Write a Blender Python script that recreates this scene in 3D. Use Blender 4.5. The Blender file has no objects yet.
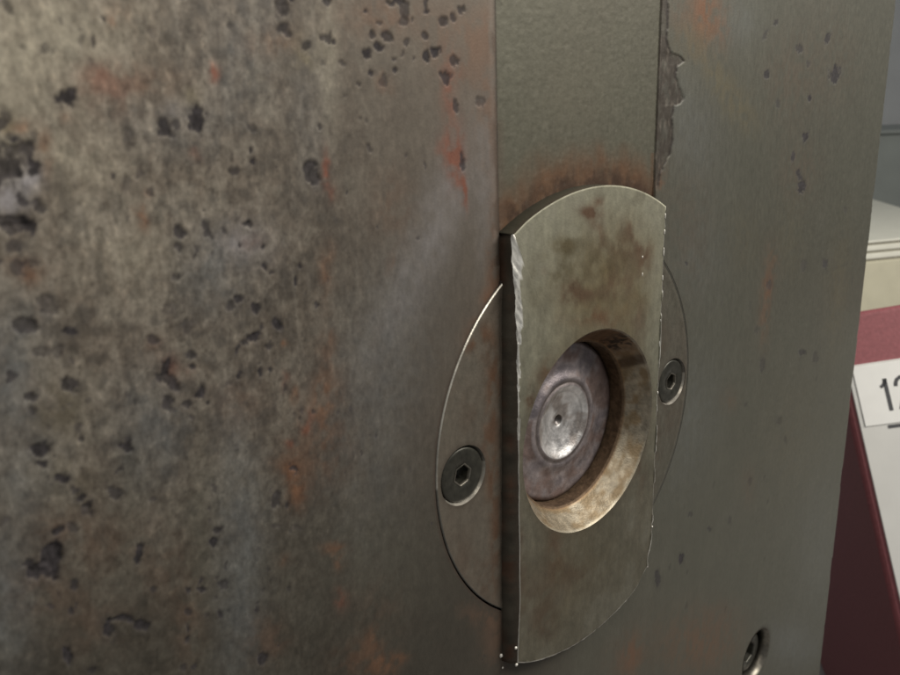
import bpy, math
import numpy as np
from mathutils import Vector, Matrix

U = 0.035                      # one working unit = 35 mm (radius of the round flange plate)
C = bpy.context.scene.collection

# ------------------------------------------------------------------ camera, world, lights, exposure
cam = bpy.data.cameras.new('camera'); cam_o = bpy.data.objects.new('camera', cam); C.objects.link(cam_o)
yaw, pitch, roll = 0.7435546742, -0.2781619079, -0.0330449435
fw = Vector((math.sin(yaw)*math.cos(pitch), math.cos(yaw)*math.cos(pitch), math.sin(pitch)))
r0 = Vector((math.cos(yaw), -math.sin(yaw), 0)); u0 = r0.cross(fw)
rt = r0*math.cos(roll) + u0*math.sin(roll); up = -r0*math.sin(roll) + u0*math.cos(roll)
m = Matrix((rt, up, -fw)).transposed().to_4x4()
m.translation = Vector((-3.0199112, -2.3138618, 1.5406901))*U
cam_o.matrix_world = m
cam.sensor_width = 36; cam.lens = 793.17/900*36
cam.clip_start = 0.002; cam.clip_end = 50
cam.dof.use_dof = True; cam.dof.focus_distance = 4.2*U; cam.dof.aperture_fstop = 42
bpy.context.scene.camera = cam_o

w = bpy.data.worlds.new('World'); bpy.context.scene.world = w; w.use_nodes = True
bg = w.node_tree.nodes['Background']; bg.inputs[0].default_value = (0.93, 0.97, 1.0, 1); bg.inputs[1].default_value = 0.185

def area(name, loc, target, sx, sy, power, col):
    l = bpy.data.lights.new(name, 'AREA'); l.shape = 'RECTANGLE'; l.size = sx*U; l.size_y = sy*U
    l.energy = power; l.color = col
    o = bpy.data.objects.new(name, l); C.objects.link(o)
    o.location = Vector(loc)*U
    o.rotation_euler = (Vector(target)-Vector(loc)).to_track_quat('-Z', 'Y').to_euler()
    return o
area('ceiling_lamp_near', (-2.6, -2.7, 4.9), (-1.2, 0, 0.9), 2.4, 1.4, 0.17, (1.0, 0.94, 0.84))
area('fill_lamp_far', (9, -9, 9), (5, 1, 0), 9, 6, 4.0, (1.0, 0.96, 0.88))  # unseen fill lamp added for sheen on the block and background light

sc = bpy.context.scene
sc.view_settings.view_transform = 'Standard'; sc.view_settings.look = 'None'
sc.view_settings.exposure = -0.18; sc.view_settings.gamma = 1; sc.view_settings.use_curve_mapping = False
sc.render.engine = 'CYCLES'; sc.render.filter_size = 1.9
sc.cycles.use_denoising = True
sc.unit_settings.length_unit = 'MILLIMETERS'

# ------------------------------------------------------------------ measured wear marks (plane coordinates of the block face)
PITS = '''-2.359 1.819 6870 99.7 3091 0.5;-2.291 1.724 1.045e+04 -1940 1.067e+04 0.5;-2.346 1.730 1.996e+04 -3605 1.136e+04 0.4;-2.253 1.604 2100 -803.2 2500 0.95;-1.995 1.525 2070 243.7 1407 0.85;-1.961 1.529 6616 -616.8 7874 0.6;-1.890 1.547 1486 97.82 747.1 1;-2.106 1.485 4922 -645.4 1420 0.4;-2.085 1.389 6470 -2316 3743 0.45;-2.124 1.361 4833 -562.8 1647 0.35;-2.054 1.337 6945 -523.2 4902 0.6;-1.718 1.435 1.27e+04 -943 8701 0.9;-1.714 1.404 8327 1459 4619 0.9;-1.784 1.375 2523 747.7 6378 0.6;-1.709 1.512 5019 -320.3 6795 0.5;-1.756 1.221 3211 554 7973 0.7;-1.996 1.776 7450 -1356 9053 0.35;-2.198 1.756 1.675e+04 -2920 1.038e+04 0.4;-2.398 1.476 1060 -319.6 2512 0.7;-2.418 1.424 1764 -183.7 1585 0.8;-2.424 1.488 1.134e+04 -1588 6704 0.7;-2.383 1.447 6795 -851.1 4413 0.6;-2.403 1.356 5684 995.7 3827 0.8;-2.370 1.332 2452 740.2 3506 0.75;-2.446 1.300 811.1 210.7 3006 0.8;-2.411 1.294 3319 -556.6 1959 0.8;-2.352 1.502 1.786e+04 -5008 5889 0.4;-1.574 1.874 2145 -361.7 2425 0.7;-1.525 1.888 8182 -1257 7293 0.8;-1.557 1.860 3033 -700.6 7277 0.7;-1.569 1.809 3022 -605.1 7165 0.7;-1.549 1.795 4604 -932.3 1.251e+04 0.7;-1.481 1.758 5540 -713.9 6715 0.7;-1.396 1.782 3923 -484.8 4159 0.7;-1.373 1.774 1.531e+04 -2107 2.552e+04 0.8;-1.347 1.698 6500 -679.4 1.085e+04 0.5;-1.412 1.701 1.559e+04 -1723 2.525e+04 0.4;-1.236 1.877 1.379e+04 -2384 2.485e+04 0.9;-1.178 1.845 5772 -1493 2.379e+04 0.6;-1.203 1.799 5817 -954.7 1.514e+04 0.7;-1.158 1.807 8033 -935.6 1.034e+04 0.8;-1.136 1.798 2974 -79.4 4633 0.7;-1.175 1.760 3152 -371.4 5752 0.95;-1.234 1.732 3309 -365 5855 0.95;-1.109 1.725 7526 -735.6 1.408e+04 0.7;-1.217 1.663 5694 -454.8 1.004e+04 0.9;-1.116 1.684 5211 -420.5 9656 0.85;-1.170 1.640 5419 -370.8 3520 0.5;-1.281 1.630 1.35e+04 -963.1 2.3e+04 0.6;-1.454 1.506 9270 1187 1.145e+04 0.6;-1.244 1.426 5080 1307 6031 0.55;-1.717 1.441 1.985e+04 -1590 1.19e+04 0.8;-1.748 1.802 1.01e+04 -1515 7969 0.4;-1.390 1.900 4056 -1095 1.204e+04 0.8;-1.097 1.914 1028 -696.9 1.045e+04 0.8;-0.956 1.916 6685 -2643 2866 0.7;-0.958 1.886 4740 -758.6 9687 0.8;-1.062 1.883 2920 -280.2 1875 0.6;-1.069 1.850 2919 -347.1 3629 0.6;-0.875 1.859 2455 -265.3 3325 0.7;-0.818 1.872 4163 -416.9 5089 0.7;-0.775 1.906 4053 -644.4 8979 0.7;-0.972 1.807 4704 -585.8 9462 0.7;-0.910 1.760 1624 -419.7 5049 1;-0.956 1.738 4561 -305.2 3303 0.9;-1.054 1.780 4999 -992.9 5675 0.6;-1.075 1.749 1.146e+04 -1214 2.185e+04 0.5;-0.819 1.723 2269 -170.5 4817 0.7;-0.868 1.664 2340 -113.3 2145 0.8;-0.820 1.562 3911 -122.8 2026 0.7;-0.689 1.563 1971 -10.92 2757 0.45;-1.509 1.345 957.5 152.6 804.1 0.8;-1.523 1.359 6733 1902 2073 0.6;-1.343 1.598 6318 -401.3 1.04e+04 0.4;-1.280 1.527 1.318e+04 -391.4 2.206e+04 0.4;-0.802 1.345 5320 -153 833 0.8;-1.015 1.723 1.079e+04 -970.2 2.104e+04 0.5;-1.026 1.859 1.127e+04 -1710 2.228e+04 0.5;-2.436 1.278 1090 527.5 5773 0.75;-1.983 1.217 3987 -146.9 3086 0.85;-1.897 1.203 5513 963.6 2374 0.7;-2.000 1.164 3949 479.7 2322 0.7;-1.998 1.152 6272 134.3 6749 0.6;-2.017 1.081 2301 -571.6 3917 0.6;-2.388 1.063 1523 -44.62 1073 0.55;-2.454 1.020 919.1 402.2 2613 0.75;-2.431 1.023 6274 -489 2728 0.7;-2.418 0.941 2436 188.3 2502 0.5;-2.386 0.927 5834 -149.2 3389 0.5;-2.108 0.898 2794 1134 3639 0.7;-2.089 0.807 2250 -526.2 1635 0.9;-2.080 0.756 1951 1884 2807 0.8;-1.998 0.831 3888 886.5 5810 0.8;-2.005 0.796 5912 671.7 5777 0.9;-1.991 0.695 3297 -55.59 2664 0.95;-2.091 0.699 2897 -954.2 1891 0.8;-2.035 0.673 3828 524.9 3555 0.8;-1.972 0.656 2.238e+04 3357 2.139e+04 0.9;-2.034 0.629 2.375e+04 3484 2.178e+04 0.8;-1.821 0.969 3291 679.6 5665 0.9;-1.851 0.955 5338 1329 1.015e+04 0.7;-1.760 0.931 4704 532.5 5433 0.9;-1.774 0.834 1615 566.5 3345 0.95;-1.812 0.825 4880 650.6 5329 0.8;-1.743 0.876 6638 -1663 4502 0.8;-1.690 0.869 4318 923.8 2458 1;-1.729 0.793 7760 331 5097 0.7;-1.844 0.808 1.489e+04 -6003 6977 0.8;-1.774 0.704 7983 2249 5624 0.95;-1.735 0.705 1.14e+04 1974 1.253e+04 0.95;-1.850 0.723 1.084e+04 -317.5 1.067e+04 0.9;-1.774 0.733 1.951e+04 6813 3.566e+04 0.7;-1.877 0.706 5393 1828 9239 0.5;-1.792 1.155 1.294e+04 583.9 1.555e+04 0.8;-1.714 1.141 7450 -1260 6648 0.95;-1.715 1.065 5763 2318 8869 0.9;-1.691 1.044 1.79e+04 1618 2.205e+04 0.8;-1.582 1.041 7092 371.5 6849 0.85;-1.606 0.996 1.593e+04 -713.2 5313 0.95;-1.760 1.219 3223 559.5 7979 0.8;-1.523 0.892 1.452e+04 296 8598 0.8;-2.359 0.829 1479 379.1 2271 0.8;-2.477 0.819 6420 276.5 4809 0.8;-2.466 0.807 1.682e+04 -1833 3634 0.8;-2.477 0.774 6569 1075 7257 0.7;-2.360 0.697 8205 -359 3052 0.55;-2.356 0.665 2.114e+04 444.6 1.173e+04 0.7;-2.444 0.717 1.678e+04 1161 1.246e+04 0.4;-2.470 0.658 1907 508.8 1516 0.95;-2.464 0.612 6095 3503 4597 0.95;-2.425 0.546 2603 869.5 2690 1;-2.388 0.477 2129 422.5 3863 0.9;-2.370 0.444 5595 1494 5854 0.8;-2.291 0.460 3404 1474 3238 0.75;-2.252 0.599 3853 2841 4934 0.95;-2.239 0.608 1.306e+04 1579 1.061e+04 0.9;-2.277 0.529 1.345e+04 1753 1.044e+04 0.7;-2.429 0.626 3.644e+04 3262 2.66e+04 0.7;-2.187 0.394 7322 2661 9313 0.55;-2.455 0.563 3.712e+04 3619 2.618e+04 0.7;-2.003 0.917 2675 226.1 2705 0.5;-2.056 0.985 6315 -292.2 2928 0.4;-2.374 0.769 1.522e+04 -406 7072 0.4;-2.393 0.765 3.473e+04 -1906 1.288e+04 0.4;-2.378 0.431 5047 3.41 1982 0.6;-2.422 0.389 3490 1414 3566 0.55;-2.463 0.396 2454 1195 6065 0.9;-2.532 0.308 1185 729.7 869.4 1;-2.501 0.330 1043 135.6 666.3 1;-2.487 0.314 2528 -456 385 1;-2.554 0.305 1656 931.9 1815 1;-2.250 0.223 4546 -636.5 1251 0.95;-2.443 0.216 1.219e+04 -2134 3349 0.8;-2.525 0.178 1.674e+04 2485 1.004e+04 0.7;-2.468 0.132 1.458e+04 530.8 5516 0.8;-2.449 0.137 3.06e+04 -1978 5868 0.7;-2.493 0.206 1.478e+04 -548.1 3831 0.4;-2.380 0.020 1678 -6.225 715.2 0.95;-2.340 0.036 2527 2650 4581 0.9;-2.278 -0.022 2444 767.4 2030 0.9;-2.503 -0.000 3451 -91.17 1111 1;-2.221 0.083 2.689e+04 5648 1.876e+04 0.7;-2.594 0.487 1.016e+04 -484.2 3179 0.5;-2.607 0.427 1.828e+04 -214.9 6866 0.5;-2.110 0.041 1.065e+04 2486 7806 0.85;-2.059 0.021 6529 2317 5285 0.9;-1.984 -0.003 4309 1917 3785 0.7;-2.005 0.157 4572 221.4 3153 1;-1.985 0.206 5610 1792 5797 0.8;-2.012 0.247 2.221e+04 4876 1.834e+04 0.6;-2.000 0.290 2.203e+04 4728 1.857e+04 0.5;-1.968 0.064 3.213e+04 -1887 4561 0.7;-2.121 -0.046 9484 202.5 2818 0.7;-2.129 -0.104 9846 998.8 4232 0.75;-2.133 -0.141 9835 1024 4177 0.75;-2.065 -0.089 1.008e+04 2587 7262 0.5;-2.015 -0.107 1.099e+04 -314 4526 0.8;-2.010 0.032 2.172e+04 5445 1.678e+04 0.6;-1.970 0.360 8865 54.04 3099 0.6;-1.880 -0.154 1.349e+04 -2345 3372 0.8;-1.846 -0.097 1.846e+04 5414 1.493e+04 0.5;-1.880 -0.370 3002 947.6 2180 0.9;-2.127 -0.260 1.056e+04 2794 6948 0.7;-2.158 -0.246 6126 1582 3979 0.6;-1.753 0.237 1457 -115 1000 0.7;-1.768 0.136 4863 2438 7009 0.4;-1.716 0.192 1.54e+04 1226 7131 0.8;-1.683 0.314 7264 1890 7289 0.9;-1.738 -0.148 2.546e+04 527.3 6432 0.5;-2.016 -0.051 2.171e+04 5646 1.627e+04 0.5;-1.692 0.097 2153 1380 3768 0.3;-1.674 0.642 1.488e+04 -1957 3477 0.6;-2.452 -0.094 4574 2205 4728 0.7;1.783 1.975 1510 -674.1 3153 0.6;1.657 1.904 1568 -889.1 1518 0.5;1.718 1.685 702.5 106.7 2004 0.7;2.129 1.834 818.5 120.5 1869 0.6;2.071 1.844 2345 376.7 3413 0.5;2.522 1.917 989.8 -579.9 1144 0.7;2.686 1.696 142.7 -43.84 427.8 0.85;2.331 1.553 1098 -91.72 1687 0.8;2.311 1.297 1067 -103.8 1044 0.8;2.158 1.185 1137 -102.1 1062 0.7;2.330 0.986 279.3 110.8 657.3 0.9;2.270 1.063 733.1 218.6 988.1 0.7;1.888 1.523 1425 284 1870 0.5;2.258 1.760 1189 206.8 3155 0.5;2.834 0.377 385.8 164.9 531.1 0.6;2.477 0.425 460.8 214.6 820.9 0.35;2.597 -0.237 508.4 528.4 1927 0.6;1.964 0.377 840.1 289.1 915 0.5;1.040 -1.245 1305 445.5 782.4 0.75;0.780 -1.269 1387 242.7 324.3 0.6;1.376 -1.170 2301 2051 4599 0.5;1.132 -0.964 2543 2158 5055 0.4;2.820 -0.329 561.9 269.3 671.8 0.35;1.955 -0.172 822.6 262.5 574 0.4;0.931 0.673 4225 1555 7774 0.6;2.442 -0.873 1044 488.2 1015 0.3;1.843 0.096 1435 715.2 2433 0.3;2.294 -0.671 502.2 327.9 1065 0.3;1.753 -0.403 1518 818.2 2234 0.35;1.912 -1.007 1437 855.3 1914 0.3;1.660 -1.218 1499 602.1 1093 0.3;3.097 0.747 771.4 318.8 1217 0.3'''
RUST = '''-0.834 1.363 699.3 -20.3 141.9 1.1 2;-0.825 1.323 2109 -61.67 345 1 2;-0.795 1.235 5255 822.3 453.2 1 2;-0.838 1.654 742.3 -31.79 85.48 0.5 2;-0.760 1.727 106.6 -4.405 30.23 0.2 0;-0.633 1.500 297.8 -6.857 26.55 0.4 0;-1.171 1.868 32.8 -14.45 239.3 0.3 0;-0.880 1.396 444 6.717 488.8 0.45 2;-0.840 1.599 563.3 -22.79 119.9 0.4 2;-0.704 1.783 231.3 -10.56 111.1 0.3 1;-0.665 1.597 216.1 -5.594 53.43 0.25 0;-0.630 1.841 645.7 -21.6 119 0.5 0;-1.447 1.353 3729 62.87 276.1 0.75 2;-1.436 1.292 908.1 -4.421 867.4 0.35 2;-1.157 1.212 136.2 -0.7276 82.56 0.3 0;-1.823 1.670 5919 -743.7 2596 0.8 2;-2.157 1.665 616.6 -97.97 1045 0.4 2;-2.021 1.639 149.4 -19.62 420.4 0.35 0;-1.599 1.767 159.2 -40.85 792 0.45 0;-2.101 1.826 3811 -663 2005 0.6 1;-2.054 1.826 3604 -614.4 1943 0.5 0;-2.380 1.536 1216 -84.84 3283 0.6 1;-2.329 1.475 4447 -699.6 490.1 0.5 1;-2.409 1.549 1820 -271.6 1186 0.45 3;-2.090 1.274 3122 259.1 1030 0.75 1;-2.064 1.329 7008 -523.9 4913 0.5 1;-2.418 1.160 664.5 159.6 1668 0.6 1;-2.436 1.201 629 723.5 5533 0.3 1;-1.894 1.610 1573 -185.6 1560 0.4 3;-2.136 1.626 213.5 -30.11 234.7 0.3 2;-1.910 1.437 3899 -307.9 3277 0.5 2;-1.446 1.084 3482 -168.4 1009 0.5 1;-1.479 1.000 1148 -71.51 204.5 0.45 1;-1.196 0.992 1751 12.2 861.1 0.45 1;-2.259 1.550 2360 -244.4 4193 0.4 0;-1.473 1.715 339.8 -49.66 1046 0.3 3;-1.165 1.636 990.5 -65.71 1080 0.35 1;-0.867 1.796 61.55 -4.918 66.11 0.25 0;-1.509 1.745 173.9 -23.61 270.6 0.2 3;-1.146 1.853 126.3 -31.21 479.8 0.22 0;-1.487 0.764 1098 -57.67 187.4 0.4 1;-1.520 0.544 298.3 -33.58 74.58 0.55 1;-1.513 0.522 2093 -89.87 352.6 0.55 1;-1.590 0.486 1619 166.8 1060 0.65 2;-1.610 0.454 2473 607.3 2688 0.6 2;-1.638 0.599 3768 -62.68 1151 0.6 1;-1.672 0.783 7523 1229 8729 0.8 1;-1.676 0.661 3957 -98.16 1202 0.35 2;-1.567 0.362 72.22 10.78 52.25 0.3 1;-1.677 0.417 4096 993.1 4256 0.5 2;-1.692 0.313 1344 348.2 1343 0.9 1;-1.674 0.239 911.6 16.44 288.4 0.8 1;-1.680 0.340 264.5 92.26 337.1 0.35 1;-1.529 -0.064 717.5 894.4 2136 0.55 1;-1.510 -0.120 1367 179.1 650.3 0.5 1;-1.520 -0.293 1351 193.5 613.8 0.4 2;-1.747 -0.023 1883 565.7 1643 0.3 1;-1.385 -0.549 555.7 49.02 339.5 0.5 1;-1.337 -0.688 265.5 145.7 281.9 0.75 1;-1.246 -0.714 1258 1327 2443 0.5 1;-1.476 -0.595 151.5 87.16 170.7 0.3 1;-1.847 -0.302 216.6 53.92 138.6 0.35 0;-1.345 -0.426 70.94 20.39 49.47 0.15 0;-2.074 0.797 1224 3.892 674 0.35 2;-2.109 0.892 1677 128.3 1589 0.4 0;-2.011 0.781 3727 166 2576 0.3 2;-2.462 0.402 247 63.81 240.3 0.25 0;-2.373 0.331 152.3 39.72 142.7 0.25 0;-2.190 0.182 235.6 -9.933 51.46 0.22 0;-2.530 0.234 179.8 44.65 147.2 0.25 0;-2.426 0.079 148 26.28 91.43 0.22 0;-2.121 -0.076 412.1 -30.74 47.9 0.3 0;-2.405 0.760 228.6 0.03334 126.2 0.3 3;-2.412 0.544 285 14.85 163.7 0.2 3;-1.853 0.636 163.7 28.1 165.9 0.25 0;-1.756 1.160 789 107 1488 0.2 2;-0.652 0.758 402.5 -209 186.7 0.7 1;-0.729 0.641 222.6 -18.11 329.5 0.5 1;-0.631 0.863 1063 -20.47 33.89 0.5 0;-0.613 1.116 1095 -18.62 64.42 0.4 0;-0.726 -0.780 262.2 270.1 365.5 0.45 0;-0.661 -0.937 159.5 31.06 64.27 0.4 0;0.962 1.991 60.33 3.053 64.34 1 1;1.090 1.934 47.73 2.513 71.28 0.5 1;0.746 1.942 116.5 4.916 114.9 0.35 0;0.849 1.851 42.2 -0.1915 133.1 0.4 3;1.082 1.733 66.21 75.7 198 0.5 3;1.273 1.577 42.55 49.91 126.9 0.5 3;1.496 1.463 42.71 38.08 125.1 0.35 3;1.953 0.359 322.8 73.07 122.6 0.65 1;1.980 0.527 143.1 34.86 74.93 0.35 1;1.930 0.160 205.5 39.66 37.19 0.4 1;1.591 0.722 32.74 8.478 29.92 0.22 3;2.219 0.640 23.47 6.247 14.72 0.18 3;1.355 -2.056 11.64 12.8 22.75 0.5 1;1.619 -1.991 22.57 24.68 45.86 0.3 0;0.526 -1.679 134.1 19.79 62.98 0.7 1;0.453 -1.674 56.06 36.07 61.38 0.4 0;2.025 1.657 9.272 1.748 18.48 0.22 0;2.278 1.095 11.48 4.199 27.22 0.2 0;2.665 1.784 5.733 1.238 10.47 0.15 0;2.601 -0.924 4.329 2.101 4.347 0.15 3;3.123 0.140 27.24 2.14 4.706 0.3 3;0.944 0.863 23.13 3.312 9.192 0.15 0;0.623 1.172 322.4 38.89 198 0.6 1;1.888 -1.037 80.96 26.53 44.07 0.18 0;0.835 0.221 147.6 28.11 72.07 0.25 0;1.541 -0.308 110.3 71.3 213.9 0.2 1'''
TONE = '''-2.285 1.751 29.82 -6.597 56.34 0.55 0;-2.414 1.616 117.3 -19.31 71.34 0.5 0;-2.379 1.395 1873 -555.1 1144 0.8 3;-2.438 1.364 1231 -109.5 1080 0.8 3;-1.890 1.066 85.37 1.859 76.06 0.4 1;-1.756 1.160 116.3 12.8 197 0.3 3;-1.798 1.165 211.2 64.68 675.1 0.35 3;-2.294 1.460 780.1 -79.94 760.1 0.3 0;-1.940 1.568 323.4 -14.37 1255 0.3 3;-1.978 1.513 67.5 2.988 312.1 0.2 1;-2.499 0.902 280.5 -38.24 41.88 0.45 1;-2.634 0.251 246.1 -27.84 33.21 0.4 1;-2.509 0.610 195 -7.668 71.55 0.25 1;-1.884 0.203 170.5 -13.75 15.94 0.4 1;-1.946 -0.167 166.8 -10.35 18.72 0.35 1;-2.162 0.624 114.5 -4.279 38.39 0.3 1;-1.904 0.508 292.6 -27.65 25.45 0.2 1;-1.037 0.988 80.73 -54.72 48.8 0.35 3;-1.208 0.662 21.75 -5.587 10.63 0.3 1;-1.343 0.160 26.82 1.109 8.601 0.15 1;-0.894 1.205 95.03 -35.23 34.06 0.25 3;-0.670 1.224 360.3 -8.614 17.19 0.35 3;-2.220 1.429 153.9 -13.18 155.5 0.35 0;-2.146 1.167 75.25 8.044 129.9 0.3 0;-1.394 1.717 961.5 -85.6 35.4 0.3 0;-1.728 1.711 96.15 -11.69 34.31 0.25 1;-1.488 1.558 253.4 -23.46 29.61 0.2 1;-1.319 -0.205 13 5.095 13.19 0.2 2;1.354 1.971 24.78 -0.2485 78.66 0.25 1;0.892 1.402 17.01 8.807 19.83 0.25 1;1.070 0.675 15 4.288 18.8 0.2 1;1.056 -0.302 11.78 0.05973 7.118 0.25 1;3.349 -2.278 6.536 2.337 2.462 0.18 1;3.118 -3.061 10.44 11.78 20.06 0.3 1;2.779 -2.778 27.16 31.1 54.47 0.2 1;-2.060 0.124 783.6 -95.14 21.16 0.2 2;-2.254 0.420 532.2 -66.89 34.86 0.15 2'''
BAR_RUST = '''-0.039 1.067 261.2 180.8 926.1 0.8 0;0.005 1.122 707.2 205 1898 0.5 0;-0.226 0.939 177.9 105.3 758.7 0.6 3;0.001 1.002 720.4 361.1 2865 0.7 0;0.190 0.853 43.79 61.75 282.5 0.55 0;0.360 0.849 184.2 115.9 599.2 0.6 0;0.409 0.771 354.3 61.14 263.1 0.6 0;0.269 0.941 144.7 42.85 286.9 0.5 0;-0.180 0.738 307.6 101 555.2 0.65 0;-0.120 0.694 66.26 123 680 0.5 0;0.030 0.813 15.16 7.751 47.72 0.45 3;0.181 0.690 29.55 27.45 154.5 0.4 0;-0.268 0.836 66.69 29.9 186.4 0.35 3;0.039 0.551 52.01 125.3 620.3 0.5 1;0.383 0.471 197 33.3 108.8 0.35 0;-0.439 0.773 357 20.46 124.1 0.15 3;-0.370 0.363 236.5 -42.15 297.9 0.4 1;-0.475 0.270 874.9 55.7 219.2 0.5 0;-0.293 -0.575 270.9 23.92 50.93 0.35 1;-0.407 -0.806 66.68 26.07 53.41 0.22 0;-0.171 -0.773 69.28 69.24 149 0.25 0;-0.368 -0.969 220.7 104.9 202.2 0.3 0;0.084 -0.799 24.48 30.56 67.98 0.15 3;-0.551 -0.517 807.6 0.639 21.82 0.3 0;0.438 -0.305 438.8 32.07 19.19 0.3 0;-0.371 0.843 2554 879.1 5505 0.5 0;0.041 0.955 1832 119.3 448.1 0.4 0'''
DISC_RUST = '''-0.638 0.345 500.8 -5.908 22.62 0.75 1;-0.660 -0.035 653.4 -3.881 35.44 0.6 1;-0.682 0.120 391.2 23.85 107.2 0.4 1;-0.641 -0.348 879.9 -14.06 15.13 0.6 1;-0.671 0.538 272.1 50.21 248.1 0.4 0;-0.778 0.585 477.4 12.55 778.9 0.6 1;-0.687 0.609 438.1 96.52 500.4 0.6 1;-0.720 -0.577 133.2 37.67 87.72 0.35 0;-0.790 0.248 142.2 10.47 51.41 0.2 0;-0.864 -0.407 195.9 35.9 96.37 0.2 0;0.680 -0.313 268.3 27.71 30.16 0.4 0;0.853 -0.241 142 30.09 64.24 0.25 0;0.688 0.283 163.6 37.5 118.1 0.35 0'''
CHIP = [(0.63, 2.028), (0.637, 1.937), (0.635, 1.844), (0.667, 1.789), (0.761, 1.772), (0.801, 1.748), (0.737, 1.723), (0.733, 1.665), (0.818, 1.566), (0.782, 1.537), (0.726, 1.528), (0.712, 1.459), (0.73, 1.358), (0.708, 1.283), (0.655, 1.231), (0.621, 1.192), (0.608, 1.112)]

def parse(s):
    return [tuple(float(v) for v in t.split()) for t in s.split(';')]

# ------------------------------------------------------------------ numpy noise
_rng = np.random.default_rng(11)
_TAB = _rng.random((512, 512))
def vnoise(x, z):
    xi = np.floor(x).astype(int); zi = np.floor(z).astype(int)
    fx = x-xi; fz = z-zi
    fx = fx*fx*(3-2*fx); fz = fz*fz*(3-2*fz)
    a = _TAB[xi % 512, zi % 512]; b = _TAB[(xi+1) % 512, zi % 512]
    c = _TAB[xi % 512, (zi+1) % 512]; d = _TAB[(xi+1) % 512, (zi+1) % 512]
    return (a*(1-fx)+b*fx)*(1-fz)+(c*(1-fx)+d*fx)*fz
def fbm(x, z, o=4, g=.5):
    s = 0; a = 1; t = 0
    for k in range(o):
        s = s + a*vnoise(x*2**k+37.3*k+100, z*2**k+91.7*k+100); t += a; a *= g
    return s/t
def sstep(a, b, x):
    t = np.clip((x-a)/(b-a), 0, 1); return t*t*(3-2*t)
def mix(c, col, f):
    f = np.clip(f, 0, 1)[:, None]; return c*(1-f)+np.array(col)*f

RUSTCOL = {0: (0.130, 0.078, 0.052), 1: (0.165, 0.082, 0.045), 2: (0.165, 0.068, 0.045), 3: (0.125, 0.104, 0.062)}
def apply_rust(c, x, z, marks, nz, soft=1.0):
    for t in marks:
        mx, mz, a, b, d, s, k = t
        R = 2.3/math.sqrt(min(a, d)) * 1.4
        idx = np.nonzero((abs(x-mx) < R) & (abs(z-mz) < R))[0]
        if not len(idx): continue
        dx = x[idx]-mx; dz = z[idx]-mz
        q = a*dx*dx+2*b*dx*dz+d*dz*dz
        f = np.exp(-q*.85)*s*np.clip(.30+1.2*nz[idx], 0, 1.4)*((.80 if mx < 0 else .70) if k == 1 else 1.05 if mx < 0 else .8)
        c[idx] = mix(c[idx], RUSTCOL[int(k)], f*soft)
    return c

W = 0.5846; H = 0.0678; G = 0.015; RB = 0.5206; CZ = -0.0315; SX = 0.8364; XE = 3.656; REND = 1.1863
XL = -5.2; ZT = 3.6; ZB = -8.0
SCREW_R = 0.138
HOLE = (2.262, -2.640, 0.215)

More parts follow.
